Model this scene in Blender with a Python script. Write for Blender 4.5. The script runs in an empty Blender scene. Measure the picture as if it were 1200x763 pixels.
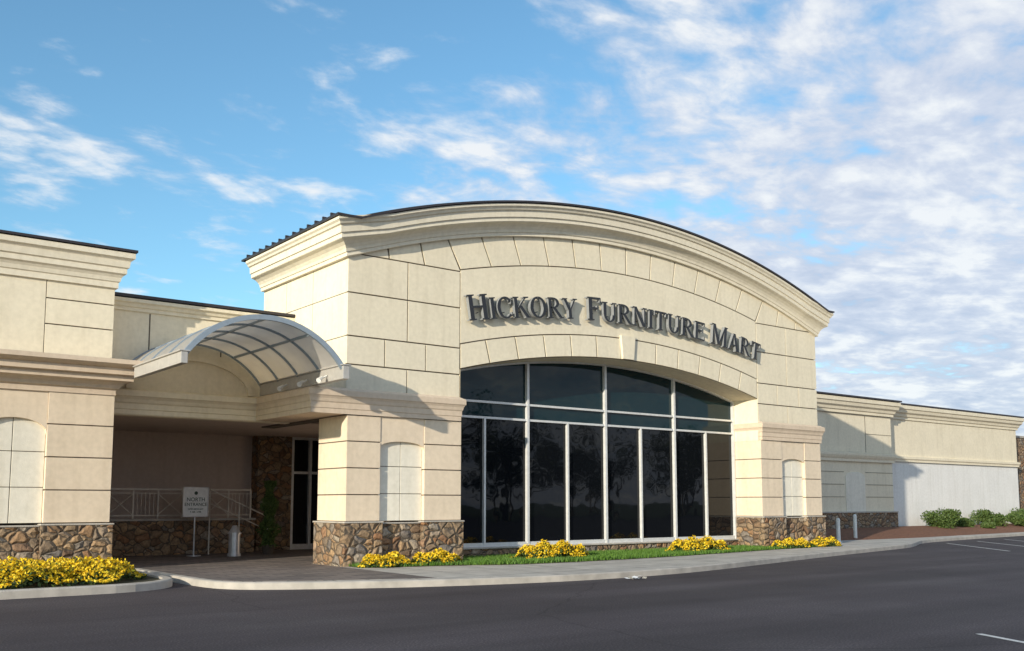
import bpy, bmesh, math, random
from mathutils import Vector, Matrix
random.seed(7)
D=bpy.data; C=bpy.context; S=C.scene
rad=math.radians
# ------------------------------------------------------------------ materials
def nt(name):
    m=D.materials.new(name); m.use_nodes=True
    t=m.node_tree; b=t.nodes['Principled BSDF']
    return m,t,b
def nd(t,ty,**kw):
    n=t.nodes.new(ty)
    for k,v in kw.items(): setattr(n,k,v)
    return n
def ramp(t,stops):
    r=nd(t,'ShaderNodeValToRGB'); e=r.color_ramp.elements
    while len(e)<len(stops): e.new(0.5)
    for i,(p,c) in enumerate(stops):
        e[i].position=p; e[i].color=(c[0],c[1],c[2],1)
    return r
def simple(name,col,rough=.6,metal=0,noise=.08,scale=8,bump=0,bscale=60,spec=.5):
    m,t,b=nt(name); L=t.links
    tc=nd(t,'ShaderNodeTexCoord'); n=nd(t,'ShaderNodeTexNoise'); n.inputs['Scale'].default_value=scale; n.inputs['Detail'].default_value=6
    L.new(tc.outputs['Object'],n.inputs['Vector'])
    r=ramp(t,[(.3,[c*(1-noise) for c in col]),(.7,[min(1,c*(1+noise)) for c in col])])
    L.new(n.outputs['Fac'],r.inputs['Fac']); L.new(r.outputs['Color'],b.inputs['Base Color'])
    b.inputs['Roughness'].default_value=rough; b.inputs['Metallic'].default_value=metal
    b.inputs['Specular IOR Level'].default_value=spec
    if bump>0:
        n2=nd(t,'ShaderNodeTexNoise'); n2.inputs['Scale'].default_value=bscale; n2.inputs['Detail'].default_value=4
        L.new(tc.outputs['Object'],n2.inputs['Vector'])
        bp=nd(t,'ShaderNodeBump'); bp.inputs['Strength'].default_value=bump; bp.inputs['Distance'].default_value=.02
        L.new(n2.outputs['Fac'],bp.inputs['Height']); L.new(bp.outputs['Normal'],b.inputs['Normal'])
    return m
def stucco(name,col):
    m,t,b=nt(name); L=t.links
    tc=nd(t,'ShaderNodeTexCoord')
    n=nd(t,'ShaderNodeTexNoise'); n.inputs['Scale'].default_value=.9; n.inputs['Detail'].default_value=7; n.inputs['Roughness'].default_value=.6
    L.new(tc.outputs['Object'],n.inputs['Vector'])
    mp=nd(t,'ShaderNodeMapping'); mp.inputs['Scale'].default_value=(3.5,3.5,.35); L.new(tc.outputs['Object'],mp.inputs['Vector'])
    n1=nd(t,'ShaderNodeTexNoise'); n1.inputs['Scale'].default_value=1.4; n1.inputs['Detail'].default_value=5; L.new(mp.outputs['Vector'],n1.inputs['Vector'])
    r=ramp(t,[(.3,[c*.95 for c in col]),(.7,[c*1.03 for c in col])])
    r1=ramp(t,[(.28,(.88,.87,.85)),(.5,(1,1,1))])
    L.new(n.outputs['Fac'],r.inputs['Fac']); L.new(n1.outputs['Fac'],r1.inputs['Fac'])
    mx=nd(t,'ShaderNodeMix',data_type='RGBA',blend_type='MULTIPLY'); mx.inputs[0].default_value=.6
    L.new(r.outputs['Color'],mx.inputs[6]); L.new(r1.outputs['Color'],mx.inputs[7])
    # grime near the ground / fine mottling
    n3=nd(t,'ShaderNodeTexNoise'); n3.inputs['Scale'].default_value=9; n3.inputs['Detail'].default_value=6; L.new(tc.outputs['Object'],n3.inputs['Vector'])
    r3=ramp(t,[(.3,(.93,.93,.92)),(.65,(1.02,1.02,1.02))]); L.new(n3.outputs['Fac'],r3.inputs['Fac'])
    mx3=nd(t,'ShaderNodeMix',data_type='RGBA',blend_type='MULTIPLY'); mx3.inputs[0].default_value=1
    L.new(mx.outputs[2],mx3.inputs[6]); L.new(r3.outputs['Color'],mx3.inputs[7]); L.new(mx3.outputs[2],b.inputs['Base Color'])
    b.inputs['Roughness'].default_value=.92; b.inputs['Specular IOR Level'].default_value=.2
    n2=nd(t,'ShaderNodeTexNoise'); n2.inputs['Scale'].default_value=55; n2.inputs['Detail'].default_value=3; L.new(tc.outputs['Object'],n2.inputs['Vector'])
    bp=nd(t,'ShaderNodeBump'); bp.inputs['Strength'].default_value=.25; bp.inputs['Distance'].default_value=.01
    L.new(n2.outputs['Fac'],bp.inputs['Height']); L.new(bp.outputs['Normal'],b.inputs['Normal'])
    return m
M_ST=stucco('stucco_cream',(.83,.745,.58))
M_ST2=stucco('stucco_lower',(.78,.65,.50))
M_TRIM=stucco('stucco_trim',(.82,.745,.60))
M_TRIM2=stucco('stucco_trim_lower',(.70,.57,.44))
M_WHITE=stucco('stucco_white',(.80,.79,.77))
M_NICHE=stucco('stucco_niche',(.83,.78,.67))
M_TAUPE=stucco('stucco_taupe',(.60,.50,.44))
M_JOINT=simple('joint_shadow_gap',(.13,.105,.08),.95)
M_ROOF=simple('dark_metal_roof',(.045,.04,.045),.45,.3)
M_FRAME=simple('aluminium_frame',(.72,.72,.71),.4,.2)
M_STEEL=simple('painted_steel',(.30,.36,.42),.4,.2)
M_LET=simple('letter_black',(.018,.02,.024),.35)
M_LETS=simple('letter_return',(.26,.27,.28),.4)
M_CONC=simple('kerb_concrete',(.46,.42,.37),.9,0,.18,3,.3,40)
M_MULCH=simple('mulch',(.20,.085,.045),.95,0,.5,14,.8,30)
M_SOIL=simple('bed_soil',(.05,.045,.02),.95,0,.4,14,.8,30)
M_POST=simple('white_paint',(.78,.78,.76),.5)
M_BARK=simple('bark',(.08,.06,.045),.9)
M_RAIL=simple('railing_paint',(.66,.60,.52),.5,.1)
M_TXT=simple('sign_text',(.05,.08,.06),.6)
M_SILVER=simple('brushed_metal',(.66,.66,.67),.35,.5)
M_TRASH=simple('litter_paper',(.75,.75,.74),.7)
def stone(name):
    m,t,b=nt(name); L=t.links
    tc=nd(t,'ShaderNodeTexCoord')
    nz=nd(t,'ShaderNodeTexNoise'); nz.inputs['Scale'].default_value=3; L.new(tc.outputs['Object'],nz.inputs['Vector'])
    ma=nd(t,'ShaderNodeMix',data_type='RGBA',blend_type='LINEAR_LIGHT'); ma.inputs[0].default_value=.10
    L.new(tc.outputs['Object'],ma.inputs[6]); L.new(nz.outputs['Color'],ma.inputs[7])
    mp=nd(t,'ShaderNodeMapping'); mp.inputs['Scale'].default_value=(3.8,3.8,5.4); L.new(ma.outputs[2],mp.inputs['Vector'])
    v=nd(t,'ShaderNodeTexVoronoi'); v.inputs['Scale'].default_value=1; L.new(mp.outputs['Vector'],v.inputs['Vector'])
    e=nd(t,'ShaderNodeTexVoronoi',feature='DISTANCE_TO_EDGE'); e.inputs['Scale'].default_value=1; L.new(mp.outputs['Vector'],e.inputs['Vector'])
    sp=nd(t,'ShaderNodeSeparateColor'); L.new(v.outputs['Color'],sp.inputs[0])
    r=ramp(t,[(0,(.17,.10,.06)),(.2,(.36,.25,.15)),(.4,(.23,.17,.12)),(.55,(.44,.29,.16)),(.72,(.31,.16,.08)),(.86,(.44,.36,.27)),(1,(.20,.17,.15))])
    L.new(sp.outputs[0],r.inputs['Fac'])
    n=nd(t,'ShaderNodeTexNoise'); n.inputs['Scale'].default_value=14; n.inputs['Detail'].default_value=6; L.new(tc.outputs['Object'],n.inputs['Vector'])
    r2=ramp(t,[(.3,(.6,.6,.6)),(.7,(1.15,1.15,1.15))]); L.new(n.outputs['Fac'],r2.inputs['Fac'])
    mu=nd(t,'ShaderNodeMix',data_type='RGBA',blend_type='MULTIPLY'); mu.inputs[0].default_value=1
    L.new(r.outputs['Color'],mu.inputs[6]); L.new(r2.outputs['Color'],mu.inputs[7])
    re=ramp(t,[(.015,(0,0,0)),(.06,(1,1,1))]); L.new(e.outputs['Distance'],re.inputs['Fac'])
    mm=nd(t,'ShaderNodeMix',data_type='RGBA'); mm.inputs[6].default_value=(.10,.08,.06,1)
    L.new(re.outputs['Color'],mm.inputs[0]); L.new(mu.outputs[2],mm.inputs[7]); L.new(mm.outputs[2],b.inputs['Base Color'])
    rh=ramp(t,[(0,(0,0,0)),(.22,(1,1,1))]); L.new(e.outputs['Distance'],rh.inputs['Fac'])
    ad=nd(t,'ShaderNodeMath',operation='MULTIPLY_ADD'); ad.inputs[1].default_value=.5; L.new(n.outputs['Fac'],ad.inputs[0]); L.new(rh.outputs['Color'],ad.inputs[2])
    bp=nd(t,'ShaderNodeBump'); bp.inputs['Strength'].default_value=.9; bp.inputs['Distance'].default_value=.06
    L.new(ad.outputs[0],bp.inputs['Height']); L.new(bp.outputs['Normal'],b.inputs['Normal'])
    b.inputs['Roughness'].default_value=.9
    return m
M_STONE=stone('fieldstone')
def glass(name,col):
    m,t,b=nt(name); L=t.links
    b.inputs['Base Color'].default_value=(*col,1); b.inputs['Roughness'].default_value=.02; b.inputs['IOR'].default_value=1.38
    tc=nd(t,'ShaderNodeTexCoord'); n=nd(t,'ShaderNodeTexNoise'); n.inputs['Scale'].default_value=.8; L.new(tc.outputs['Object'],n.inputs['Vector'])
    bp=nd(t,'ShaderNodeBump'); bp.inputs['Strength'].default_value=.15; bp.inputs['Distance'].default_value=.05
    L.new(n.outputs['Fac'],bp.inputs['Height']); L.new(bp.outputs['Normal'],b.inputs['Normal'])
    return m
M_GL=glass('tinted_glass',(.005,.006,.008)); M_GL2=glass('tinted_glass_teal',(.004,.022,.028))
def asphalt():
    m,t,b=nt('asphalt'); L=t.links
    tc=nd(t,'ShaderNodeTexCoord')
    n=nd(t,'ShaderNodeTexNoise'); n.inputs['Scale'].default_value=.25; n.inputs['Detail'].default_value=8; n.inputs['Roughness'].default_value=.6; L.new(tc.outputs['Object'],n.inputs['Vector'])
    g=nd(t,'ShaderNodeTexNoise'); g.inputs['Scale'].default_value=38; g.inputs['Detail'].default_value=3; L.new(tc.outputs['Object'],g.inputs['Vector'])
    r=ramp(t,[(.3,(.060,.048,.053)),(.55,(.080,.066,.071)),(.75,(.10,.086,.089))]); L.new(n.outputs['Fac'],r.inputs['Fac'])
    rg=ramp(t,[(.3,(.5,.5,.5)),(.6,(1.1,1.1,1.1)),(.72,(2.3,2.2,2.1))]); L.new(g.outputs['Fac'],rg.inputs['Fac'])
    mu=nd(t,'ShaderNodeMix',data_type='RGBA',blend_type='MULTIPLY'); mu.inputs[0].default_value=1
    L.new(r.outputs['Color'],mu.inputs[6]); L.new(rg.outputs['Color'],mu.inputs[7])
    mp=nd(t,'ShaderNodeMapping'); mp.inputs['Rotation'].default_value=(0,0,rad(8)); mp.inputs['Scale'].default_value=(.05,.7,1); L.new(tc.outputs['Object'],mp.inputs['Vector'])
    w=nd(t,'ShaderNodeTexNoise'); w.inputs['Scale'].default_value=1; w.inputs['Detail'].default_value=5; L.new(mp.outputs['Vector'],w.inputs['Vector'])
    rw=ramp(t,[(.35,(.74,.74,.74)),(.65,(1.15,1.15,1.15))]); L.new(w.outputs['Fac'],rw.inputs['Fac'])
    m2=nd(t,'ShaderNodeMix',data_type='RGBA',blend_type='MULTIPLY'); m2.inputs[0].default_value=1
    L.new(mu.outputs[2],m2.inputs[6]); L.new(rw.outputs['Color'],m2.inputs[7])
    v=nd(t,'ShaderNodeTexVoronoi'); v.inputs['Scale'].default_value=.35; L.new(tc.outputs['Object'],v.inputs['Vector'])
    rv=ramp(t,[(.03,(.5,.5,.5)),(.10,(1,1,1))]); L.new(v.outputs['Distance'],rv.inputs['Fac'])
    m3=nd(t,'ShaderNodeMix',data_type='RGBA',blend_type='MULTIPLY'); m3.inputs[0].default_value=.8
    L.new(m2.outputs[2],m3.inputs[6]); L.new(rv.outputs['Color'],m3.inputs[7])
    mpc=nd(t,'ShaderNodeMix',data_type='RGBA',blend_type='LINEAR_LIGHT'); mpc.inputs[0].default_value=.35
    nn=nd(t,'ShaderNodeTexNoise'); nn.inputs['Scale'].default_value=.8; nn.inputs['Detail'].default_value=4; L.new(tc.outputs['Object'],nn.inputs['Vector'])
    L.new(tc.outputs['Object'],mpc.inputs[6]); L.new(nn.outputs['Color'],mpc.inputs[7])
    ve=nd(t,'ShaderNodeTexVoronoi',feature='DISTANCE_TO_EDGE'); ve.inputs['Scale'].default_value=.12; L.new(mpc.outputs[2],ve.inputs['Vector'])
    rc=ramp(t,[(.0015,(.55,.55,.55)),(.004,(1,1,1))]); L.new(ve.outputs['Distance'],rc.inputs['Fac'])
    m4=nd(t,'ShaderNodeMix',data_type='RGBA',blend_type='MULTIPLY'); m4.inputs[0].default_value=.8
    L.new(m3.outputs[2],m4.inputs[6]); L.new(rc.outputs['Color'],m4.inputs[7]); L.new(m4.outputs[2],b.inputs['Base Color'])
    b.inputs['Roughness'].default_value=.85; b.inputs['Specular IOR Level'].default_value=.3
    bp=nd(t,'ShaderNodeBump'); bp.inputs['Strength'].default_value=.5; bp.inputs['Distance'].default_value=.01
    L.new(g.outputs['Fac'],bp.inputs['Height']); L.new(bp.outputs['Normal'],b.inputs['Normal'])
    return m
M_ASPH=asphalt()
def sidewalk():
    m,t,b=nt('sidewalk_concrete'); L=t.links
    tc=nd(t,'ShaderNodeTexCoord')
    br=nd(t,'ShaderNodeTexBrick'); br.offset=0
    br.inputs['Scale'].default_value=1; br.inputs['Brick Width'].default_value=1.5; br.inputs['Row Height'].default_value=1.5; br.inputs['Mortar Size'].default_value=.018
    br.inputs['Color1'].default_value=(.50,.46,.41,1); br.inputs['Color2'].default_value=(.56,.52,.46,1); br.inputs['Mortar'].default_value=(.18,.16,.14,1)
    L.new(tc.outputs['Object'],br.inputs['Vector'])
    n=nd(t,'ShaderNodeTexNoise'); n.inputs['Scale'].default_value=2.5; n.inputs['Detail'].default_value=7; L.new(tc.outputs['Object'],n.inputs['Vector'])
    r=ramp(t,[(.3,(.74,.74,.74)),(.7,(1.08,1.08,1.08))]); L.new(n.outputs['Fac'],r.inputs['Fac'])
    mu=nd(t,'ShaderNodeMix',data_type='RGBA',blend_type='MULTIPLY'); mu.inputs[0].default_value=1
    L.new(br.outputs['Color'],mu.inputs[6]); L.new(r.outputs['Color'],mu.inputs[7]); L.new(mu.outputs[2],b.inputs['Base Color'])
    b.inputs['Roughness'].default_value=.9
    return m
M_SIDE=sidewalk()
def pavers():
    m,t,b=nt('brick_pavers'); L=t.links
    tc=nd(t,'ShaderNodeTexCoord')
    br=nd(t,'ShaderNodeTexBrick')
    br.inputs['Scale'].default_value=1; br.inputs['Brick Width'].default_value=.6; br.inputs['Row Height'].default_value=.3; br.inputs['Mortar Size'].default_value=.014
    br.inputs['Color1'].default_value=(.13,.11,.105,1); br.inputs['Color2'].default_value=(.23,.19,.17,1); br.inputs['Mortar'].default_value=(.05,.045,.04,1)
    L.new(tc.outputs['Object'],br.inputs['Vector']); L.new(br.outputs['Color'],b.inputs['Base Color'])
    b.inputs['Roughness'].default_value=.8
    return m
M_PAV=pavers()
def leafmat(name,c1,c2,trans=.25):
    m,t,b=nt(name); L=t.links
    g=nd(t,'ShaderNodeNewGeometry'); r=ramp(t,[(0,c1),(1,c2)])
    L.new(g.outputs['Random Per Island'],r.inputs['Fac']); L.new(r.outputs['Color'],b.inputs['Base Color'])
    b.inputs['Roughness'].default_value=.6
    tr=nd(t,'ShaderNodeBsdfTranslucent'); L.new(r.outputs['Color'],tr.inputs['Color'])
    mx=nd(t,'ShaderNodeMixShader'); mx.inputs[0].default_value=trans
    o=t.nodes['Material Output']; L.new(b.outputs[0],mx.inputs[1]); L.new(tr.outputs[0],mx.inputs[2]); L.new(mx.outputs[0],o.inputs['Surface'])
    return m
M_LEAF=leafmat('leaf_green',(.03,.06,.015),(.10,.15,.04))
M_BUSH=leafmat('shrub_leaf',(.05,.10,.02),(.14,.20,.05))
M_TLEAF=leafmat('tree_leaf',(.02,.035,.012),(.06,.08,.03))
M_FLOW=leafmat('yellow_petal',(.80,.50,.01),(.95,.74,.04),.2)
M_GRASS=leafmat('grass_blade',(.06,.15,.015),(.15,.28,.035))
def canopymat():
    m,t,b=nt('translucent_panel'); L=t.links
    b.inputs['Base Color'].default_value=(.66,.63,.58,1); b.inputs['Roughness'].default_value=.45
    tr=nd(t,'ShaderNodeBsdfTranslucent'); tr.inputs['Color'].default_value=(.64,.57,.49,1)
    tc=nd(t,'ShaderNodeTexCoord'); n=nd(t,'ShaderNodeTexNoise'); n.inputs['Scale'].default_value=1.6; n.inputs['Detail'].default_value=6; L.new(tc.outputs['Object'],n.inputs['Vector'])
    r=ramp(t,[(.3,(.52,.47,.41)),(.7,(.70,.64,.56))]); L.new(n.outputs['Fac'],r.inputs['Fac']); L.new(r.outputs['Color'],tr.inputs['Color'])
    mx=nd(t,'ShaderNodeMixShader'); mx.inputs[0].default_value=.5
    o=t.nodes['Material Output']; L.new(b.outputs[0],mx.inputs[1]); L.new(tr.outputs[0],mx.inputs[2])
    L.new(mx.outputs[0],o.inputs['Surface'])
    return m
M_CAN=canopymat()
# ------------------------------------------------------------------ mesh builder
class MB:
    def __init__(s): s.v=[]; s.f=[]; s.m=[]
    def add(s,vs,fs,mi=0):
        o=len(s.v); s.v+= [tuple(p) for p in vs]
        for f in fs: s.f.append([i+o for i in f]); s.m.append(mi)
    def box(s,x0,x1,y0,y1,z0,z1,mi=0):
        s.add([(x0,y0,z0),(x1,y0,z0),(x1,y1,z0),(x0,y1,z0),(x0,y0,z1),(x1,y0,z1),(x1,y1,z1),(x0,y1,z1)],
              [(0,3,2,1),(4,5,6,7),(0,1,5,4),(1,2,6,5),(2,3,7,6),(3,0,4,7)],mi)
    def pxz(s,pts,y0,y1,mi=0,ms=None):
        n=len(pts)
        s.add([(x,y0,z) for x,z in pts]+[(x,y1,z) for x,z in pts],[list(range(n)),list(range(2*n-1,n-1,-1))],mi)
        o=len(s.v)-2*n
        for i in range(n):
            j=(i+1)%n; s.f.append([o+i,o+j,o+n+j,o+n+i]); s.m.append(mi if ms is None else ms)
    def pxy(s,pts,z0,z1,mi=0):
        n=len(pts)
        s.add([(x,y,z0) for x,y in pts]+[(x,y,z1) for x,y in pts],[list(range(n)),list(range(2*n-1,n-1,-1))]+[(i,(i+1)%n,n+(i+1)%n,n+i) for i in range(n)],mi)
    def mould(s,path,prof,mi=0,caps=True):
        n=len(prof); vs=[]; fs=[]
        for (x,y,z,ox,oy) in path:
            for d,h in prof: vs.append((x+ox*d,y+oy*d,z+h))
        for i in range(len(path)-1):
            for j in range(n-1): fs.append((i*n+j,(i+1)*n+j,(i+1)*n+j+1,i*n+j+1))
        if caps:
            fs.append(list(range(n))); fs.append([(len(path)-1)*n+j for j in range(n)][::-1])
        s.add(vs,fs,mi)
    def cyl(s,p0,p1,r0,r1=None,n=10,mi=0):
        if r1 is None: r1=r0
        p0=Vector(p0); p1=Vector(p1); d=(p1-p0).normalized()
        a=d.orthogonal().normalized(); b=d.cross(a)
        vs=[]
        for p,r in((p0,r0),(p1,r1)):
            for i in range(n):
                t=2*math.pi*i/n; vs.append(p+a*math.cos(t)*r+b*math.sin(t)*r)
        fs=[(i,(i+1)%n,n+(i+1)%n,n+i) for i in range(n)]+[list(range(n))[::-1],list(range(n,2*n))]
        s.add(vs,fs,mi)
    def build(s,name,mats,parent=None,bevel=0,recalc=True,smooth=False):
        me=D.meshes.new(name); me.from_pydata(s.v,[],s.f); 
        if not isinstance(mats,(list,tuple)): mats=[mats]
        for m in mats: me.materials.append(m)
        me.polygons.foreach_set('material_index',s.m)
        if recalc:
            bm=bmesh.new(); bm.from_mesh(me)
            ng=[f for f in bm.faces if len(f.verts)>4]
            if ng: bmesh.ops.triangulate(bm,faces=ng,ngon_method='EAR_CLIP')
            bmesh.ops.recalc_face_normals(bm,faces=bm.faces)
            bm.to_mesh(me); bm.free()
        if smooth: me.polygons.foreach_set('use_smooth',[True]*len(me.polygons))
        o=D.objects.new(name,me); S.collection.objects.link(o)
        if parent: o.parent=parent
        if bevel>0:
            md=o.modifiers.new('bev','BEVEL'); md.width=bevel; md.segments=2; md.limit_method='ANGLE'; md.angle_limit=rad(40)
        return o
def empty(name):
    e=D.objects.new(name,None); S.collection.objects.link(e); return e
# ------------------------------------------------------------------ ground
g=MB(); g.add([(-600,-600,-.02),(700,-600,-.02),(700,700,-.02),(-600,700,-.02)],[(0,1,2,3)])
g.build('ground',simple('grass_ground',(.06,.09,.03),.95,0,.4,.3),recalc=False)
g=MB(); g.add([(-90,-38,0),(140,-38,0),(140,60,0),(-90,60,0)],[(0,1,2,3)])
g.build('parking_lot',M_ASPH,recalc=False)
kerb=[(6.9,23.2),(6.9,19.2),(7.1,17.9),(8.2,17.15),(10,16.3),(12,15.75),(14,15.5),(16.5,15.6),(19,16.1),(22,16.9),(25,17.7),(28,18.4),(31,19.1),(33.5,19.7),(35.5,20.6),(37.5,21.6),(41,22.3),(47,23.1),(54,23.9),(64,25)]
def smoothpoly(p,k=2):
    for _ in range(k):
        q=[p[0]]
        for a,b in zip(p[:-1],p[1:]):
            q.append((a[0]*.75+b[0]*.25,a[1]*.75+b[1]*.25)); q.append((a[0]*.25+b[0]*.75,a[1]*.25+b[1]*.75))
        q.append(p[-1]); p=q
    return p
K=smoothpoly(kerb)
def offset(p,d):
    out=[]
    for i in range(len(p)):
        a=Vector(p[max(0,i-1)]); b=Vector(p[min(len(p)-1,i+1)]); t=(b-a).normalized(); n=Vector((-t.y,t.x))
        out.append((p[i][0]+n.x*d,p[i][1]+n.y*d))
    return out
def kerbstrip(mb,p,w,h):
    q=offset(p,w); n=len(p)
    for i in range(n-1):
        a,b,c,d=p[i],p[i+1],q[i+1],q[i]
        mb.add([(a[0],a[1],-.01),(b[0],b[1],-.01),(b[0],b[1],h-.02),(a[0],a[1],h-.02)],[(0,1,2,3)])
        ai=(a[0]+(d[0]-a[0])*.15,a[1]+(d[1]-a[1])*.15); bi=(b[0]+(c[0]-b[0])*.15,b[1]+(c[1]-b[1])*.15)
        mb.add([(a[0],a[1],h-.02),(b[0],b[1],h-.02),(bi[0],bi[1],h),(ai[0],ai[1],h)],[(0,1,2,3)])
        mb.add([(ai[0],ai[1],h),(bi[0],bi[1],h),(c[0],c[1],h),(d[0],d[1],h)],[(0,1,2,3)])
        mb.add([(d[0],d[1],h),(c[0],c[1],h),(c[0],c[1],0),(d[0],d[1],0)],[(0,1,2,3)])
mb=MB(); kerbstrip(mb,K,.18,.135)
KL=smoothpoly([(-30,18.35),(4.2,18.35),(5.9,18.5),(6.65,19.3),(6.75,20.5),(6.75,23.1)])
kerbstrip(mb,KL,.18,.15)
mb.build('kerb',M_CONC,recalc=False)
ko=offset(K,.17)
mb=MB(); mb.pxy(ko+[(64,30),(6.9,30)],-.01,.12); mb.build('sidewalk',M_SIDE)
mb=MB(); mb.pxy([(-30,18.5),(4.2,18.5),(5.8,18.65),(6.5,19.4),(6.6,20.5),(6.6,23.3),(-30,23.3)],-.01,.11); mb.build('planting_bed',M_SOIL)
mb=MB(); mb.pxy([(7.1,29.6),(7.1,19),(7.5,18.1),(8.6,17.5),(10.9,16.6),(11.0,20.8),(11.0,22.5),(15,22.5),(15,29.6)],.1,.126); mb.build('brick_paving',M_PAV)
lawn=[(11.2,20.8),(11.2,20.1),(13.6,19.6),(14.6,19.0),(17,18.9),(20,19.1),(24,19.7),(27,20.2),(30,20.5),(30.1,20.8)]
LW=smoothpoly(lawn,1)
mb=MB(); mb.pxy(LW+[(26.6,20.8),(26.6,21.85),(14.5,21.85),(14.5,20.8)],.1,.135)
mb.build('lawn_soil',M_SOIL)
def inside(p,x,y):
    c=False; n=len(p); j=n-1
    for i in range(n):
        if (p[i][1]>y)!=(p[j][1]>y) and x<(p[j][0]-p[i][0])*(y-p[i][1])/(p[j][1]-p[i][1])+p[i][0]: c=not c
        j=i
    return c
LP=LW+[(26.6,20.8),(26.6,21.85),(14.5,21.85),(14.5,20.8)]
mb=MB(); cnt=0
while cnt<32000:
    x=random.uniform(11.2,30); y=random.uniform(18.8,21.85)
    if not inside(LP,x,y): continue
    h=random.uniform(.05,.12); a=random.uniform(0,6.28); w=.013; lx=random.uniform(-.04,.04); ly=random.uniform(-.04,.04)
    mb.add([(x-math.cos(a)*w,y-math.sin(a)*w,.13),(x+math.cos(a)*w,y+math.sin(a)*w,.13),(x+lx,y+ly,.13+h)],[(0,1,2)]); cnt+=1
mb.build('grass',M_GRASS,recalc=False)
# mulch bed, gently mounded towards the wing
mf=[(34,23.4),(36.5,23.2),(40,23.2),(44,23.6),(47,23.9),(54,24.6),(63.5,25.7)]; mr_=[(34,27.3),(36.5,27.4),(40,27.45),(44,27.45),(47,28.0),(54,28.0),(63.5,28.2)]
mb=MB()
def mrow(k):
    out=[]
    for (a,b) in zip(mf,mr_):
        u=k/6; out.append((a[0]+(b[0]-a[0])*u,a[1]+(b[1]-a[1])*u,.11+.30*math.sin(u*math.pi*.5)+random.uniform(0,.03)*(0<k)))
    return out
rows=[mrow(k) for k in range(7)]
for r0,r1 in zip(rows[:-1],rows[1:]):
    for i in range(len(r0)-1): mb.add([r0[i],r0[i+1],r1[i+1],r1[i]],[(0,1,2,3)])
mb.build('mulch_bed',M_MULCH,recalc=False)
def quad(mb,c,s,mi,up=.3):
    n=Vector((random.gauss(0,1),random.gauss(0,1),random.gauss(0,1)+up)).normalized()
    a=n.orthogonal().normalized(); a.rotate(Matrix.Rotation(random.uniform(0,6.28),3,n)); b=n.cross(a); c=Vector(c)
    mb.add([c-a*s,c-b*s*.6,c+a*s,c+b*s*.6],[(0,1,2,3)],mi)
def flowers(name,blobs,n,parent=None):
    mb=MB()
    for (x,y,rx,ry,h) in blobs:
        k=int(n*rx*ry)
        for i in range(k):
            a=random.uniform(0,6.28); r=math.sqrt(random.random())*(1+.12*math.sin(a*5+x*3))
            px=math.cos(a)*r; py=math.sin(a)*r
            hh=h*math.sqrt(max(.05,1-min(1,r)**4))*(.78+.28*math.sin(px*rx*9+x)*math.sin(py*ry*8+y))
            z=.12+hh*(random.random()**.35)
            top=z>.12+hh*.58
            if top and random.random()<.78: quad(mb,(x+px*rx,y+py*ry,z),random.uniform(.024,.045),1,1.2)
            else: quad(mb,(x+px*rx,y+py*ry,z*.93),random.uniform(.03,.055),0,.4)
    return mb.build(name,[M_LEAF,M_FLOW],parent,recalc=False)
flowers('yellow_flower_bed',[(17.1,20.4,1.2,.6,.50)],9500)
flowers('yellow_flower_bed',[(23.0,20.5,1.25,.55,.50)],8000)
flowers('yellow_flower_bed',[(11.9,20.3,.66,.42,.34),(13.3,20.25,.7,.4,.38)],9000)
flowers('yellow_flower_bed',[(27.5,20.45,1.0,.32,.34),(29.4,20.5,.9,.3,.34)],7000)
flowers('yellow_flower_bed',[(5.3,20.8,1.0,1.5,.42),(3.9,20.5,1.1,1.6,.45),(2.4,20.6,1.1,1.5,.42),(.6,20.6,1.2,1.5,.42)],5200)
def bush(name,x,y,r,h,n=4200):
    mb=MB()
    lumps=[(random.uniform(-.6,.6)*r,random.uniform(-.6,.6)*r,random.uniform(.3,.65)*h,random.uniform(.35,.55)*r) for _ in range(10)]
    for i in range(n):
        l=random.choice(lumps); v=Vector((random.gauss(0,1),random.gauss(0,1),random.gauss(0,1))).normalized()*l[3]*random.uniform(.5,1.08)
        quad(mb,(x+l[0]+v.x,y+l[1]+v.y,max(.35,.3+l[2]+v.z*.8)),random.uniform(.04,.07),0)
    for i in range(5):
        a=random.uniform(0,6.28); mb.cyl((x,y,.2),(x+math.cos(a)*r*.5,y+math.sin(a)*r*.5,h*.7),.02,.01,6,1)
    mb.build(name,[M_BUSH,M_BARK],recalc=False)
for (x,y,r,h) in [(48.5,26.6,1.0,1.15),(50.6,26.9,.6,.6),(54.0,26.9,.95,1.05),(56.2,26.6,.85,.9),(58.2,27.0,1.0,1.1),(51.5,25.9,.4,.3)]: bush('shrub',x,y,r,h)
# ------------------------------------------------------------------ store building
B=empty('furniture_store')
CX=20.55; XL=11.15; XR=2*CX-XL; OL=14.46; OR=2*CX-OL
def arc(c,R):
    return lambda x: c-(R-math.sqrt(R*R-(x-CX)**2))
zc=arc(9.30,26.4); zi=arc(8.48,25.7); zo=arc(5.88,24.2); zw=arc(6.52,24.9)
def lin(a,b,n): return [a+(b-a)*i/n for i in range(n+1)]
xs=lin(OL,OR,40)
mb=MB()
pts=[(XL+.06,3.7),(OL,3.7)]+[(x,zo(x)) for x in xs]+[(OR,3.7),(XR-.06,3.7)]+[(x,zc(x)+.1) for x in lin(XR-.06,XL+.06,48)]
mb.pxz(pts,21.04,22.35,0)
mb.build('facade_core',M_JOINT,B)
mb=MB()
for a,b in zip(xs[:-1],xs[1:]):
    mb.add([(a,21.0,zo(a)-.012),(b,21.0,zo(b)-.012),(b,22.3,zo(b)-.012),(a,22.3,zo(a)-.012)],[(0,1,2,3)])
mb.add([(OL+.01,21.0,3.7),(OL+.01,22.3,3.7),(OL+.01,22.3,zo(OL)),(OL+.01,21.0,zo(OL))],[(0,1,2,3)])
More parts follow.
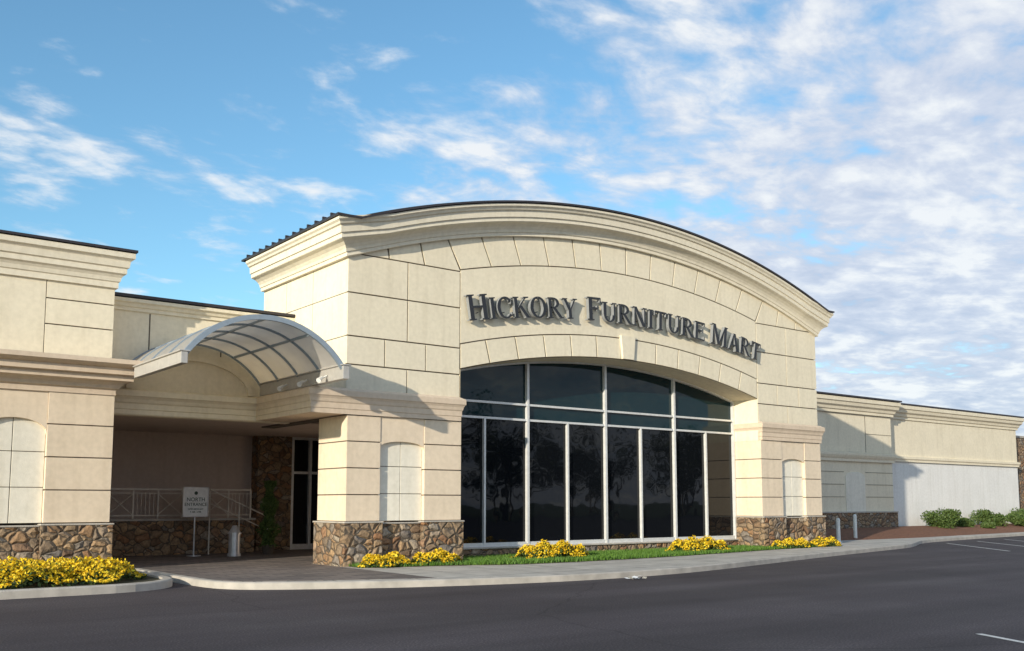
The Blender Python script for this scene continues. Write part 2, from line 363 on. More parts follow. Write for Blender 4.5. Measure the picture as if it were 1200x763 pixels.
mb.add([(OR-.01,21.0,3.7),(OR-.01,22.3,3.7),(OR-.01,22.3,zo(OR)),(OR-.01,21.0,zo(OR))],[(0,1,2,3)])
mb.build('window_reveal',M_ST,B)
G=.017
mb=MB()
def block(lo,hi,b0,b1,t0,t1,y0=21.0,y1=21.06,n=4,m=False,gx=G):
    bot=[(x,lo(x)+G) for x in lin(b0+gx,b1-gx,n)]; top=[(x,hi(x)-G) for x in lin(t1-gx,t0+gx,n)]
    p=bot+top
    if m: p=[(2*CX-x,z) for x,z in p][::-1]
    mb.pxz(p,y0,y1,0)
h_=lambda z:(lambda x:z)
cor=lambda x: zc(x)+.06
NB=12; GX=.024
for i in range(NB):
    a=CX+6.08*(-1+2*i/NB); b=CX+6.08*(-1+2*(i+1)/NB)
    block(zi,cor,a,b,CX+(a-CX)*1.07,CX+(b-CX)*1.07,gx=GX)
for i in range(6):
    t0=-1+.96*i/6; t1=-1+.96*(i+1)/6
    for m in(False,True): block(zo,zw,CX+6.08*t0,CX+6.08*t1,CX+6.08*t0*(1.0 if i==0 else 1.03),CX+6.08*t1*1.03,m=m,gx=GX)
block(zo,lambda x:zw(x)+.1,CX-.24,CX+.24,CX-.31,CX+.31,20.93,21.06)
block(zw,zi,OL,OR,OL,OR,n=40)
for m in(False,True):
    for a,b,c,d in [(11.55,12.3,11.55,12.25),(12.3,13.35,12.25,13.2),(13.35,14.47,13.2,14.05)]: block(h_(7.70),cor,a,b,c,d,m=m,gx=GX)
    for z0,z1,js in [(6.72,7.70,[11.15,12.85,14.46]),(5.65,6.72,[11.15,12.85,14.46]),(4.95,5.65,[11.15,12.2,13.4,14.46]),(4.3,4.95,[11.15,12.85,14.46])]:
        for a,b in zip(js[:-1],js[1:]): block(h_(z0),h_(z1),a+(-.0169 if a==11.15 else 0),b,a+(-.0169 if a==11.15 else 0),b,m=m)
mb.build('facade_stucco_panels',M_ST,B,bevel=.004)
mb=MB()
mb.box(XL+.03,XL+.4,21.07,26,3.7,7.75,1); mb.box(XR-.4,XR-.03,21.07,26,0,7.75,1)
for z0,z1,js in [(6.72,7.72,[21.066,22.9,24.5,26]),(5.65,6.72,[21.066,22.9,24.5,26]),(4.95,5.65,[21.066,22.1,23.7,26]),(4.3,4.95,[21.066,22.9,24.5,26])]:
    for a,b in zip(js[:-1],js[1:]):
        mb.box(XL+.001,XL+.05,a+G*.7*(a>21.1),b-G*.7,z0+G*.6,z1-G*.6,0); mb.box(XR-.05,XR-.001,a+G*.3*(a>21.1),b-G*.3,z0+G*.3,z1-G*.3,0)
mb.build('side_walls',[M_ST,M_JOINT],B)
mb=MB()
mb.pxz([(XL+.05,4.0),(XR-.05,4.0)]+[(x,zc(x)+.7) for x in lin(XR-.05,XL+.05,30)],25.7,25.98); mb.build('rear_wall',M_ST,B)
PC=[(0,0),(.10,0),(.10,.09),(.13,.10),(.15,.17),(.20,.24),(.28,.30),(.38,.335),(.40,.35),(.40,.45),(.44,.46),(.45,.63),(.50,.65),(.52,.70),(.57,.74),(.57,.80),(0,.82)]
path=[(XL,26.0,zc(XL),-1,0),(XL,21,zc(XL),-1,-1)]+[(x,21,zc(x),0,-1) for x in lin(XL+.9,XR-.9,48)]+[(XR,21,zc(XR),.62,-1),(XR,26,zc(XR),.62,0)]
mb=MB(); mb.mould(path,PC); mb.build('arched_cornice',M_TRIM,B)
mb=MB(); rx=lin(XL-.62,XR+.36,60)
zr=lambda x: zc(min(max(x,XL),XR))+.82
p=[(x,zr(x)+.055) for x in rx]+[(x,zr(x)+.005) for x in rx[::-1]]
mb.pxz(p,20.39,26.2)
yy=20.75
while yy<26.1:
    p=[(x,zr(x)+.13) for x in rx]+[(x,zr(x)+.05) for x in rx[::-1]]
    mb.pxz(p,yy,yy+.05); yy+=.42
mb.cyl((21.6,22.5,10.0),(21.6,22.5,10.75),.09,n=12); mb.cyl((21.6,22.5,10.75),(21.6,22.5,10.82),.16,.04,12)
mb.build('vaulted_metal_roof',M_ROOF,B)
PB=[(0,0),(.05,0),(.05,.11),(.08,.125),(.08,.25),(.12,.28),(.15,.35),(.20,.40),(.24,.42),(.24,.55),(.0,.62)]
PBs=[(d*.5,h) for d,h in PB]
mb=MB()
mb.mould([(10.2,24.05,3.72,-1,0),(10.2,20.9,3.72,-1,-1),(OL-.06,20.9,3.72,1,-1),(OL-.06,22.05,3.72,1,0)],PBs)
mb.box(10.21,11.2,20.91,24.1,3.73,4.33)
mb.box(11.1,OL-.07,20.91,21.1,3.73,4.33)
mb.mould([(OR+.06,22.05,3.72,-1,0),(OR+.06,20.9,3.72,-1,-1),(XR,20.9,3.72,1,-1),(XR,26,3.72,1,0)],PBs)
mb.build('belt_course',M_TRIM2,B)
def stack(mb,x0,x1,y0,y1,z0,z1,n):
    mb.box(x0+.03,x1-.03,y0+.03,y1-.002,z0,z1,1)
    h=(z1-z0)/n
    for i in range(n): mb.box(x0,x1,y0,y1,z0+i*h+.013,z0+(i+1)*h-.013,0)
def niche(mb,x0,x1,y,z0,zs,zt,ztop):
    xm=(x0+x1)/2
    p=[(x0+.004,ztop),(x0+.004,zs)]+[(x, zs+(zt-zs)*math.sqrt(max(0,1-((x-xm)/((x1-x0)/2))**2))**.9) for x in lin(x0+.03,x1-.03,14)]+[(x1-.004,zs),(x1-.004,ztop)]
    mb.pxz(p,y+.02,y+.3,0)
    mb.box(x0+.005,x1-.005,y+.14,y+.35,z0,zt+.1,1)
    w=(x1-x0)/2; hh=(zt-z0+.05)/3
    for i in range(2):
        for j in range(3): mb.box(x0+i*w+.008,x0+(i+1)*w-.008,y+.115,y+.2,z0+j*hh+.008,z0+(j+1)*hh-.008,2)
mb=MB(); sb=MB()
for m in(0,1):
    f=(lambda a,b:(a,b)) if not m else (lambda a,b:(2*CX-b,2*CX-a))
    x0,x1=f(11.15,12.07); stack(mb,x0,x1,20.92,22.4,1.17,3.72,4)
    x0,x1=f(13.34,14.46); stack(mb,x0,x1,20.92,22.4,1.17,3.72,4)
    x0,x1=f(12.07,13.34); niche(mb,x0,x1,20.92,1.17,2.95,3.12,3.72)
    for a,b,y in[(11.08,12.12,20.84),(13.29,14.5,20.84)]:
        x0,x1=f(a,b); sb.box(x0,x1,y,22.45,0,1.13,0); sb.box(x0-.02,x1+.02,y-.02,22.48,1.13,1.17,1)
    x0,x1=f(12.122,13.288); sb.box(x0,x1,21.0,22.4,0,1.10,0); sb.box(x0,x1,20.97,22.4,1.10,1.14,1)
sb.box(14.5,26.6,21.95,22.3,0,.36,0); sb.box(14.5,26.6,21.9,22.3,.36,.41,1)
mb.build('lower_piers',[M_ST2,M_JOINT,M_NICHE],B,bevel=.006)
sb.build('stone_base',[M_STONE,M_CONC],B,bevel=.015)
mb=MB(); zf=lambda x: zo(x)+.02
mb.pxz([(OL,4.0)]+[(x,zf(x)) for x in xs]+[(OR,4.0)],22.10,22.14,1)
mb.box(OL,OR,22.10,22.14,.41,4.0,0)
mb.build('window_glass',[M_GL,M_GL2],B)
mb=MB()
def fr(x0,x1,z0,z1,y=22.03): mb.box(x0,x1,y,22.11,z0,z1)
for x in(14.5,17.55,20.6,23.65): fr(x-.04,x+.04,.41,zo(x)-.01,22.0)
fr(OR-.09,OR-.02,.41,zo(OR)-.01,22.0)
for x in(16.02,19.07,22.12,25.17): fr(x-.03,x+.03,.41,3.97,22.01)
fr(OL,OR-.05,4.39,4.45,22.015); fr(OL,OR-.05,3.95,4.01,22.02); fr(OL,OR-.05,.41,.52,22.02)
p=[(x,zo(x)-.014) for x in xs]+[(x,zo(x)-.07) for x in xs[::-1]]; mb.pxz(p,22.012,22.11)
mb.build('window_frame',M_FRAME,B)
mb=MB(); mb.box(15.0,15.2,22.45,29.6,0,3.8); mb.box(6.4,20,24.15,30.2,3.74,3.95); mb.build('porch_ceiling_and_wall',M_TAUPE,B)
# ---- letters
SER=.05;T=.18;t_=.085
def q(x0,y0,x1,y1,w): return [(x0-w/2,y0),(x0+w/2,y0),(x1+w/2,y1),(x1-w/2,y1)]
def stem(x,w=T,a=0,b=1): return [q(x,a,x,b,w)]
def ser(x,y,w=.34): return [[(x-w/2,y),(x+w/2,y),(x+w/2,y+SER),(x-w/2,y+SER)]]
def bar(x0,x1,y,h=.075): return [[(x0,y-h/2),(x1,y-h/2),(x1,y+h/2),(x0,y+h/2)]]
def ring(cx,cy,rx,ry,ix,iy,a0,a1,n=14):
    out=[]
    for i in range(n):
        A=rad(a0+(a1-a0)*i/n); Bq=rad(a0+(a1-a0)*(i+1)/n)
        out.append([(cx+ix*math.cos(A),cy+iy*math.sin(A)),(cx+rx*math.cos(A),cy+ry*math.sin(A)),(cx+rx*math.cos(Bq),cy+ry*math.sin(Bq)),(cx+ix*math.cos(Bq),cy+iy*math.sin(Bq))])
    return out
GL={
'H':(.98,stem(.19)+stem(.79)+bar(.2,.78,.52)+ser(.19,0)+ser(.19,.95)+ser(.79,0)+ser(.79,.95)),
'I':(.42,stem(.21)+ser(.21,0)+ser(.21,.95)),
'C':(.88,ring(.48,.5,.46,.52,.28,.44,42,318,22)+[q(.82,.68,.84,.95,.05),q(.82,.08,.84,.28,.04)]),
'K':(.95,stem(.19)+[q(.28,.42,.76,.97,.09),q(.82,.02,.42,.58,.2)]+ser(.19,0)+ser(.19,.95)+ser(.78,.95,.3)+ser(.84,0,.3)),
'O':(1.02,ring(.51,.5,.48,.52,.29,.44,0,360,28)),
'R':(.92,stem(.19)+ring(.36,.735,.38,.265,.2,.2,-90,90,12)+bar(.2,.37,.965)+bar(.2,.37,.505)+[q(.80,.02,.42,.5,.2)]+ser(.19,0)+ser(.2,.95,.3)+ser(.84,0,.24)),
'Y':(.92,stem(.46,T,0,.5)+[q(.44,.42,.16,.97,.18),q(.48,.42,.78,.97,.09)]+ser(.46,0)+ser(.16,.95,.32)+ser(.78,.95,.28)),
'F':(.76,stem(.19)+bar(.2,.72,.965)+bar(.2,.56,.53)+[q(.69,.80,.71,.98,.05),q(.55,.42,.55,.64,.05)]+ser(.19,0)+ser(.18,.95,.3)),
'U':(.98,stem(.2,T,.36,1)+stem(.79,t_,.36,1)+ring(.475,.36,.355,.38,.19,.30,180,360,14)+ser(.2,.95)+ser(.79,.95,.28)),
'N':(1.02,stem(.19,t_)+stem(.83,t_)+[q(.78,0,.2,1,.2)]+ser(.19,0,.28)+ser(.14,.95,.2)+ser(.83,.95,.28)),
'T':(.88,stem(.44)+bar(.06,.82,.965)+[q(.07,.76,.06,.98,.05),q(.81,.76,.82,.98,.05)]+ser(.44,0)),
'E':(.8,stem(.19)+bar(.2,.74,.965)+bar(.2,.58,.53)+bar(.2,.76,.035)+[q(.72,.80,.73,.98,.05),q(.57,.42,.57,.64,.05),q(.76,.02,.73,.22,.05)]+ser(.18,.95,.3)+ser(.18,0,.3)),
'M':(1.2,stem(.17,t_)+stem(1.0,T)+[q(.57,.06,.2,1,.18),q(.57,.06,.98,1,.08)]+ser(.17,0,.28)+ser(.13,.95,.2)+ser(1.0,0,.32)+ser(1.05,.95,.22)),
'A':(.98,[q(.14,0,.47,.98,.09),q(.82,0,.49,1,.19)]+bar(.25,.7,.33)+ser(.14,0,.28)+ser(.82,0,.32)),
}
zb=arc(6.93,32)
mb=MB()
for word,xa,xb in(('HICKORY',14.62,18.44),('FURNITURE',18.80,23.84),('MART',24.10,26.58)):
    hs=[.68]+[.58]*(len(word)-1)
    nat=sum(GL[c][0]*h for c,h in zip(word,hs)); fx=(xb-xa)/nat; x=xa
    for c,h in zip(word,hs):
        w,ps=GL[c]; wx=w*h*fx; xc=x+wx/2; ang=math.atan(-(xc-CX)/32)
        for k,pp in enumerate(ps):
            pts=[]
            for (u,v) in pp:
                lx=u*h*fx-wx/2; lz=v*h
                pts.append((xc+lx*math.cos(ang)-lz*math.sin(ang), zb(xc)+lx*math.sin(ang)+lz*math.cos(ang)))
            e=(k%7)*.0012
            mb.pxz(pts,20.82-e,20.93+e,0,1)
        mb.cyl((xc,20.9,zb(xc)+h*.3),(xc,21.0,zb(xc)+h*.3),.012,n=6)
        x+=wx
mb.build('sign_letters',[M_LET,M_LETS],B)
# ---- connecting wall above the entrance
mb=MB()
mb.box(6.3,11.14,24.1,24.4,3.7,6.5,0)
PS=[(0,0),(.05,0),(.05,.08),(.09,.1),(.12,.17),(.18,.2),(.18,.28),(0,.3)]
mb.mould([(6.3,24.1,6.22,0,-1),(11.16,24.1,6.22,0,-1)],PS)
mb.mould([(6.3,24.1,3.72,0,-1),(10.35,24.1,3.72,0,-1)],[(d*1.3,h) for d,h in PB])
xm=8.5
N=24
for i in range(N):
    a0=math.pi*i/N; a1=math.pi*(i+1)/N
    P=lambda a,r,s:(xm+r*math.cos(a),4.35+s*math.sin(a))
    mb.pxz([P(a0,1.45,.78),P(a1,1.45,.78),P(a1,1.6,.9),P(a0,1.6,.9)],24.03,24.11,0)
mb.box(9.2,9.23,24.095,24.12,5.3,6.2,1); mb.box(7.4,7.43,24.095,24.12,5.3,6.2,1)
mb.build('entrance_upper_wall',[M_ST,M_JOINT],B)
mb=MB(); mb.box(6.2,11.13,23.9,30.5,6.53,6.60); mb.build('entrance_roof_coping',M_ROOF,B)
# ---- left wing
mb=MB(); LX=6.35
mb.box(-25,LX-.03,23.34,36,4.0,7.3,1); mb.box(-25,LX-.05,23.7,36,0,4.0,1)
mb.box(LX-.2,LX-.02,24.4,30.2,0,3.8,0)
for x0,x1,rows in[(4.9,LX,[4.85,5.57,6.15,6.6]),(2.2,4.9,[4.85,6.6]),(.85,2.2,[4.85,5.57,6.15,6.6]),(-3,.85,[4.85,6.6])]:
    for a,b in zip(rows[:-1],rows[1:]): mb.box(x0+G*1.6*(x0<4.8),x1-(G if x1<LX else 0),23.3,24.4 if x1==LX else 23.36,a+G*.8,b-G*.8,0)
mb.build('wing_wall_upper',[M_ST,M_JOINT],B,bevel=.004)
mb=MB(); mb.mould([(-25,23.3,6.55,0,-1),(LX,23.3,6.55,1,-1),(LX,25.5,6.55,1,0)],[(0,0),(.06,0),(.06,.13),(.09,.15),(.11,.24),(.15,.30),(.20,.33),(.20,.45),(.24,.47),(.26,.62),(.30,.66),(.34,.68),(.34,.80),(0,.82)]); mb.build('wing_cornice',M_TRIM,B)
mb=MB(); mb.box(-25,LX+.38,22.92,36,7.375,7.43); mb.build('wing_coping',M_ROOF,B)
mb=MB(); mb.mould([(-25,23.25,4.05,0,-1),(LX,23.25,4.05,1,-1),(LX,24.08,4.05,1,0)],[(0,0),(.08,0),(.08,.12),(.14,.15),(.18,.22),(.26,.28),(.38,.31),(.38,.42),(.50,.44),(.50,.58),(.58,.60),(.70,.66),(.70,.76),(0,.84)]); mb.build('wing_belt_course',M_TRIM2,B)
mb=MB()
stack(mb,5.03,6.42,23.2,24.4,1.17,4.06,4); stack(mb,2.3,3.7,23.2,23.8,1.17,4.06,4)
niche(mb,3.7,5.03,23.2,1.17,3.1,3.45,4.06); niche(mb,1.0,2.3,23.2,1.17,3.1,3.45,4.06); stack(mb,-3,1.0,23.2,23.8,1.17,4.06,4)
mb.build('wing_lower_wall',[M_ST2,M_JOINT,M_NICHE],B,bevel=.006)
sb=MB(); 
for a,b in((4.98,6.48),(2.25,3.75),(-3,1.05)): sb.box(a,b,23.1,24.45,0,1.12,0); sb.box(a-.02,b+.02,23.08,24.48,1.12,1.16,1)
sb.box(1.05,4.98,23.22,23.8,0,1.09,0); sb.box(1.05,4.98,23.2,23.8,1.09,1.13,1)
sb.build('wing_stone_base',[M_STONE,M_CONC],B,bevel=.015)
# ---- porch interior
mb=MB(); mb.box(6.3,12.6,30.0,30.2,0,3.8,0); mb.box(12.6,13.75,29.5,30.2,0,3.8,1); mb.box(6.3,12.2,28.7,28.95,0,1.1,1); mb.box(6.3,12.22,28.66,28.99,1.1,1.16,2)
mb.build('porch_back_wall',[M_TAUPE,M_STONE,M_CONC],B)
mb=MB(); mb.box(13.75,15.0,29.62,29.66,.12,3.74,0); mb.build('entrance_door_glass',M_GL,B)
mb=MB()
for x in(13.79,14.42,14.96): mb.box(x-.04,x+.04,29.5,29.62,.12,3.74)
mb.box(13.75,15,29.51,29.62,2.55,2.63); mb.box(13.75,15,29.51,29.62,.12,.3); mb.box(13.75,15,29.51,29.62,3.66,3.74)
mb.box(14.33,14.36,29.44,29.47,.9,1.5)
mb.build('entrance_door_frame',M_FRAME,B)
# ---- right wing
mb=MB()
mb.box(24,45.6,27.65,36,0,6.2,0); mb.box(45.6,59.8,28.1,36,0,6.2,2)
mb.box(45.7,59.7,28.05,28.2,3.95,6.2,0)
mb.mould([(24,27.6,5.95,0,-1),(45.65,27.6,5.95,1,-1),(45.65,28.05,5.95,1,-1),(59.8,28.05,5.95,1,-1),(59.8,30,5.95,1,0)],[(0,0),(.06,0),(.06,.12),(.12,.16),(.15,.28),(.25,.36),(.28,.5),(.34,.54),(.34,.72),(0,.75)],0)
mb.mould([(24,27.6,3.62,0,-1),(45.62,27.6,3.62,1,-1),(45.62,28.08,3.62,1,0)],[(0,0),(.05,0),(.05,.12),(.1,.2),(.14,.3),(.14,.4),(0,.44)],0)
mb.mould([(45.7,28.06,3.75,0,-1),(59.8,28.06,3.75,1,-1),(59.8,30,3.75,1,0)],[(0,0),(.05,0),(.05,.1),(.1,.16),(.1,.28),(0,.3)],0)
for z in(1.9,2.5,3.1): mb.box(43.2,45.6,27.635,27.66,z,z+.02,1); mb.box(39,41.4,27.635,27.66,z,z+.02,1)
mb.box(43.3,43.32,27.636,27.66,4.1,5.9,1); mb.box(43.3,45.6,27.637,27.66,5.0,5.02,1)
mb.box(41.5,43.1,27.62,27.7,1.2,2.9,3)
N=12
mb.pxz([(41.5,2.9)]+[(42.3-.8*math.cos(math.pi*i/N),2.9+.22*math.sin(math.pi*i/N)) for i in range(1,N)]+[(43.1,2.9)],27.62,27.7,3)
mb.build('side_wing',[M_ST,M_JOINT,M_WHITE,M_NICHE],B)
mb=MB(); mb.box(24,46,27.2,36,6.71,6.78); mb.box(46,60.2,27.7,36,6.70,6.77); mb.build('side_wing_coping',M_ROOF,B)
sb=MB(); sb.box(36,45.7,27.5,27.8,0,1.15,0); sb.box(36,45.73,27.47,27.8,1.15,1.21,1); sb.build('side_wing_stone_base',[M_STONE,M_CONC],B)
sb=MB(); sb.box(60.0,72,28.6,29.2,0,5.6,0); sb.box(59.95,72,28.55,29.25,5.6,5.72,1); sb.build('stone_wall',[M_STONE,M_CONC])
# ------------------------------------------------------------------ canopy
CA=empty('entrance_canopy')
c0,c1=6.7,10.3; cy0,cy1=19.5,24.05; zs=4.62; sag=.95; hw=(c1-c0)/2; cx=(c0+c1)/2
Rr=(hw*hw+sag*sag)/(2*sag); am=math.asin(hw/Rr)
def cp(a,dr=0): return (cx+(Rr+dr)*math.sin(a), zs+sag-Rr+(Rr+dr)*math.cos(a))
mb=MB(); aa=lin(-am,am,28); ys=lin(cy0+.05,cy1-.02,1)
for a,b in zip(aa[:-1],aa[1:]):
    p,q2=cp(a),cp(b); mb.add([(p[0],ys[0],p[1]),(q2[0],ys[0],q2[1]),(q2[0],ys[1],q2[1]),(p[0],ys[1],p[1])],[(0,1,2,3)])
mb.build('curved_panels',M_CAN,CA,recalc=False,smooth=True)
mb=MB()
for y in lin(cy0,cy1-.06,4):
    for a,b in zip(aa[:-1],aa[1:]):
        d=.08 if y==cy0 else .045
        mb.pxz([cp(a,-d),cp(b,-d),cp(b,.03),cp(a,.03)],y,y+(.07 if y==cy0 else .045))
for a in lin(-am,am,4)[1:-1]:
    p=cp(a); mb.box(p[0]-.018,p[0]+.018,cy0+.07,cy1,p[1]-.045,p[1]+.015)
mb.build('arched_ribs',M_STEEL,CA)
mb=MB()
mb.box(c0-.08,c0+.06,cy0-.06,22.5,4.40,4.64); mb.box(c1-.06,c1+.1,cy0-.06,24.0,4.36,4.66)
mb.box(c0-.12,c0+.1,cy0-.08,22.5,4.64,4.67); mb.box(c1-.1,c1+.14,cy0-.08,24.0,4.66,4.69)
mb.build('side_beams',simple('canopy_beam_paint',(.50,.48,.45),.4,.2),CA,bevel=.01)
mb=MB()
for y in(20.2,21.2,22.3):
    mb.cyl((c1-.08,y,4.5),(c1-.22,y,4.42),.02,n=8); mb.cyl((c1-.2,y-.03,4.45),(c1-.34,y-.12,4.36),.035,.06,12)
mb.build('spotlights',M_POST,CA)
# ------------------------------------------------------------------ railing, sign, bin, vine, bollards
R_=empty('porch_railing')
mb=MB(); y=28.82
mb.box(6.5,12.1,y-.025,y+.025,1.98,2.03); mb.box(6.5,12.1,y-.015,y+.015,1.24,1.27); mb.box(6.5,12.1,y-.012,y+.012,1.88,1.905)
x=6.5; i=0
while x<12.15:
    mb.box(x-.02,x+.02,y-.02,y+.02,1.16,1.99)
    if x<12.0:
        if i%2==0:
            mb.cyl((x,y,1.27),(x+.7,y,1.88),.014,n=6); mb.cyl((x,y+.004,1.88),(x+.7,y+.004,1.27),.014,n=6)
        else:
            for k in range(1,6): mb.cyl((x+k*.116,y,1.27),(x+k*.116,y,1.88),.009,n=6)
    x+=.7; i+=1
mb.build('balustrade',M_RAIL,R_)
mb=MB(); 
mb.cyl((10.6,28.2,2.0),(12.4,28.2,1.2),.022); mb.cyl((10.6,28.2,1.6),(12.4,28.2,.8),.015)
for k in(0,.5,1): mb.cyl((10.6+1.8*k,28.2,2.0-.8*k),(10.6+1.8*k,28.2,.12),.018)
mb.build('sloping_handrail',M_RAIL,R_)
SG=empty('entrance_sign')
mb=MB(); mb.box(9.59,10.27,27.5,27.53,1.25,2.03); mb.build('panel',M_POST,SG,bevel=.004)
mb=MB(); mb.box(9.57,10.29,27.49,27.54,1.22,1.25); mb.box(9.57,10.29,27.49,27.54,2.03,2.06); mb.box(9.565,9.59,27.49,27.54,1.22,2.06); mb.box(10.27,10.295,27.49,27.54,1.22,2.06)
mb.cyl((9.93,27.55,.13),(9.93,27.55,1.3),.022); mb.cyl((9.93,27.55,.12),(9.93,27.55,.15),.2,n=20); mb.build('post_and_border',M_SILVER,SG)
for txt,sz,z in(('NORTH',.15,1.66),('ENTRANCE',.125,1.53),('OPEN MON-SAT',.06,1.42),('9 AM - 6 PM',.06,1.34)):
    cu=D.curves.new('lettering','FONT'); cu.body=txt; cu.size=sz; cu.align_x='CENTER'; cu.extrude=.001; cu.offset=.001
    o=D.objects.new('lettering',cu); S.collection.objects.link(o); o.location=(9.93,27.496,z); o.rotation_euler=(rad(90),0,0); cu.materials.append(M_TXT); o.parent=SG
mb=MB(); mb.cyl((9.93,27.5,1.89),(9.93,27.494,1.89),.05,n=16); mb.build('emblem',M_TXT,SG)
mb=MB(); bx,by=10.85,26.9
mb.cyl((bx,by,.12),(bx,by,.2),.19,.19,18); mb.cyl((bx,by,.2),(bx,by,.74),.16,.16,18); mb.cyl((bx,by,.74),(bx,by,.78),.19,.19,18); mb.cyl((bx,by,.78),(bx,by,.98),.17,.06,18)
mb.build('litter_bin',M_SILVER)
mb=MB(); vx,vy=12.0,27.2
mb.cyl((vx,vy,.12),(vx,vy,.4),.15,.2,14,1)
for i in range(2600):
    z=random.uniform(.35,2.25); r=.26*(1-.5*(z-.4)/2)*(1+.4*math.sin(z*9)); a=random.uniform(0,6.28); rr=r*random.uniform(.3,1.1)
    quad(mb,(vx+math.cos(a)*rr,vy+math.sin(a)*rr,z),random.uniform(.03,.06),0)
mb.cyl((vx,vy,.3),(vx,vy,2.2),.02,.01,6,1)
mb.build('potted_vine',[M_BUSH,M_BARK],recalc=False)
for x,y,h in((32.6,22.1,1.05),(36.3,23.8,1.15)):
    mb=MB(); mb.cyl((x,y,.1),(x,y,h-.06),.075,n=16); mb.cyl((x,y,h-.06),(x,y,h),.075,.045,16); mb.cyl((x,y,.1),(x,y,.16),.13,n=16); mb.build('bollard',M_POST)
mb=MB()
for i in range(9):
    quad(mb,(14.9+random.uniform(-.25,.25),15.0+random.uniform(-.12,.12),.03+random.random()*.04),random.uniform(.05,.09),0,3)
mb.build('paper_litter',M_TRASH,recalc=False)
mb=MB()
def line(x0,y0,x1,y1,w=.1,z=.005):
    d=Vector((x1-x0,y1-y0)).normalized(); n=Vector((-d.y,d.x))*w/2
    mb.add([(x0-n.x,y0-n.y,z),(x0+n.x,y0+n.y,z),(x1+n.x,y1+n.y,z),(x1-n.x,y1-n.y,z)],[(0,1,2,3)])
for k in range(5): line(38.2+k*3.1,20.9+k*.35,33.6+k*3.1,16.2+k*.35)
line(12.07,6.25,11.0,4.0)
m=simple('road_paint',(.62,.60,.57),.8,0,.25,20)
mb.build('parking_lines',m,recalc=False)
# ------------------------------------------------------------------ trees behind the camera (reflected in the glazing)
def tree(x,y,h):
    mb=MB(); top=Vector((x+random.uniform(-.4,.4),y,h*.55)); mb.cyl((x,y,-.1),top,h*.025,h*.014,8,1)
    tips=[]
    for i in range(9):
        a=random.uniform(0,6.28); st=Vector((x,y,h*random.uniform(.15,.55))); e=st+Vector((math.cos(a)*h*.25,math.sin(a)*h*.25,h*random.uniform(.1,.4)))
        mb.cyl(st,e,h*.01,h*.004,6,1); tips.append(e); 
        for j in range(3):
            e2=e+Vector((random.gauss(0,1),random.gauss(0,1),abs(random.gauss(.6,.6))))*h*.07; mb.cyl(e,e2,h*.004,h*.001,5,1); tips.append(e2)
    for i in range(1500):
        c=random.choice(tips); s=h*.055
        quad(mb,c+Vector((random.gauss(0,s),random.gauss(0,s),random.gauss(0,s))),random.uniform(.12,.26),0)
    mb.build('broadleaf_tree',[M_TLEAF,M_BARK],recalc=False)
for i in range(22): tree(42+i*3.7+random.uniform(-1.5,1.5),-46+random.uniform(-6,6),random.uniform(7,15))
# ------------------------------------------------------------------ light
az,el=rad(22),rad(14)
dv=Vector((math.cos(az)*math.cos(el),math.sin(az)*math.cos(el),-math.sin(el)))
sd=D.lights.new('sun','SUN'); sd.energy=5.0; sd.angle=rad(.53); sd.color=(1,.90,.73)
so=D.objects.new('sun',sd); S.collection.objects.link(so); so.rotation_euler=dv.to_track_quat('-Z','Y').to_euler()
W=D.worlds.new('World'); S.world=W; W.use_nodes=True; t=W.node_tree; L=t.links
bg=t.nodes['Background']; sk=nd(t,'ShaderNodeTexSky',sky_type='NISHITA'); sk.sun_disc=False; sk.sun_elevation=el; sk.sun_rotation=rad(248)
sk.air_density=1.0; sk.dust_density=.4; sk.ozone_density=1.5
tc=nd(t,'ShaderNodeTexCoord'); sx=nd(t,'ShaderNodeSeparateXYZ'); L.new(tc.outputs['Generated'],sx.inputs[0])
def mth(op,a,b=None,c=None):
    n=nd(t,'ShaderNodeMath',operation=op)
    for i,v in enumerate((a,b,c)):
        if v is None: continue
        if isinstance(v,(int,float)): n.inputs[i].default_value=v
        else: L.new(v,n.inputs[i])
    return n.outputs[0]
zz=mth('ADD',mth('MAXIMUM',sx.outputs[2],0),.12)
cb=nd(t,'ShaderNodeCombineXYZ'); L.new(mth('DIVIDE',sx.outputs[0],zz),cb.inputs[0]); L.new(mth('DIVIDE',sx.outputs[1],zz),cb.inputs[1])
def noise(scale,detail,rough,off=(0,0,0),sc=(1,1,1),rot=0,dist=0):
    mp=nd(t,'ShaderNodeMapping'); mp.inputs['Location'].default_value=off; mp.inputs['Scale'].default_value=sc; mp.inputs['Rotation'].default_value=(0,0,rot); L.new(cb.outputs[0],mp.inputs['Vector'])
    n=nd(t,'ShaderNodeTexNoise'); n.inputs['Scale'].default_value=scale; n.inputs['Detail'].default_value=detail; n.inputs['Roughness'].default_value=rough; n.inputs['Distortion'].default_value=dist
    L.new(mp.outputs[0],n.inputs['Vector']); return n.outputs['Fac']
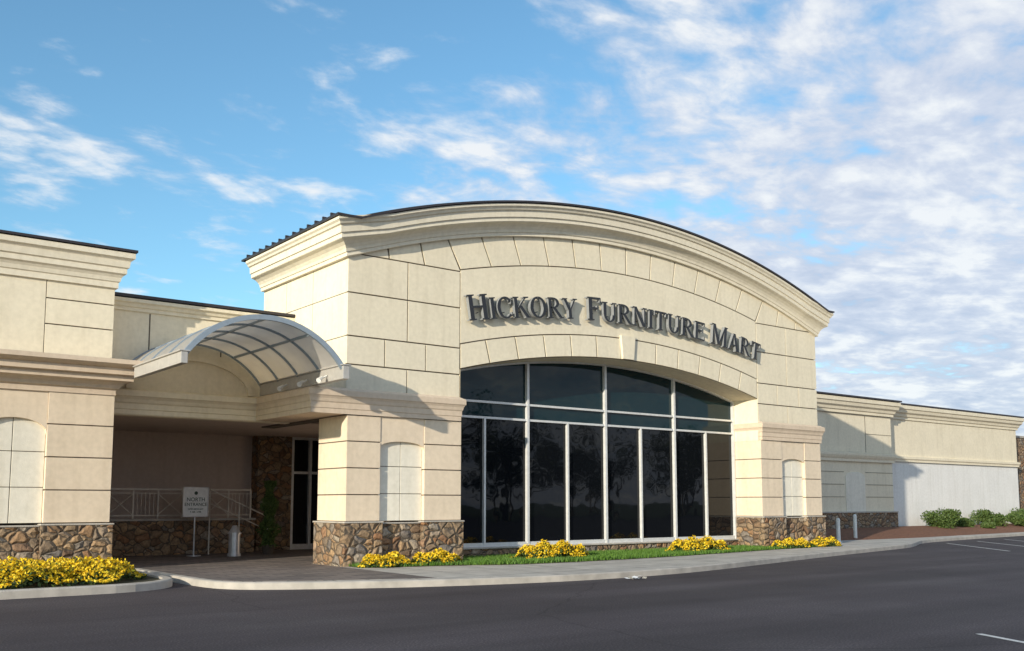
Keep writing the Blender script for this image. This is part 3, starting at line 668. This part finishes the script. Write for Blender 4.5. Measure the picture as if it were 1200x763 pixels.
big=noise(.75,4,.55,(3.1,1.7,0),(1,1,1),rad(20))
mid=noise(2.4,8,.6,(0,4,0),(1,1.35,1),rad(-35),.4)
puf=noise(8,6,.55,(2,0,0),(1,1.3,1),rad(-35),.2)
side=mth('MULTIPLY_ADD',sx.outputs[0],.7921,mth('MULTIPLY',sx.outputs[1],-.6104))
s=mth('ADD',mth('MULTIPLY',big,.85),mth('MULTIPLY',mid,.95))
s=mth('ADD',s,mth('MULTIPLY',puf,.55))
s=mth('ADD',s,mth('MULTIPLY',side,.34))
s=mth('ADD',s,mth('MULTIPLY',mth('SUBTRACT',.40,sx.outputs[2]),.6))
mr=nd(t,'ShaderNodeMapRange',interpolation_type='SMOOTHSTEP'); mr.inputs['From Min'].default_value=1.06; mr.inputs['From Max'].default_value=1.38; mr.inputs['To Max'].default_value=.95
L.new(s,mr.inputs['Value'])
cr=ramp(t,[(.36,(3.6,4.3,5.7)),(.50,(5.2,5.7,6.7)),(.60,(7.2,7.4,7.6))]); L.new(mth('ADD',mth('MULTIPLY',mid,.6),mth('MULTIPLY',puf,.4)),cr.inputs['Fac'])
tint=nd(t,'ShaderNodeMix',data_type='RGBA',blend_type='MULTIPLY'); tint.inputs[0].default_value=1; tint.inputs[7].default_value=(1.15,1.62,1.75,1)
L.new(sk.outputs[0],tint.inputs[6])
mx=nd(t,'ShaderNodeMix',data_type='RGBA'); L.new(mr.outputs[0],mx.inputs[0]); L.new(tint.outputs[2],mx.inputs[6]); L.new(cr.outputs['Color'],mx.inputs[7])
L.new(mx.outputs[2],bg.inputs['Color']); bg.inputs['Strength'].default_value=.125
# ------------------------------------------------------------------ camera
cd=D.cameras.new('camera'); co=D.objects.new('camera',cd); S.collection.objects.link(co); S.camera=co
cd.sensor_width=36; cd.lens=1150/1200*36; cd.shift_y=.073; cd.clip_end=3000; cd.clip_start=.1
co.location=(0,0,1.6); co.rotation_euler=(rad(96),0,rad(-37.62))
S.view_settings.view_transform='Standard'; S.view_settings.look='None'; S.view_settings.exposure=0
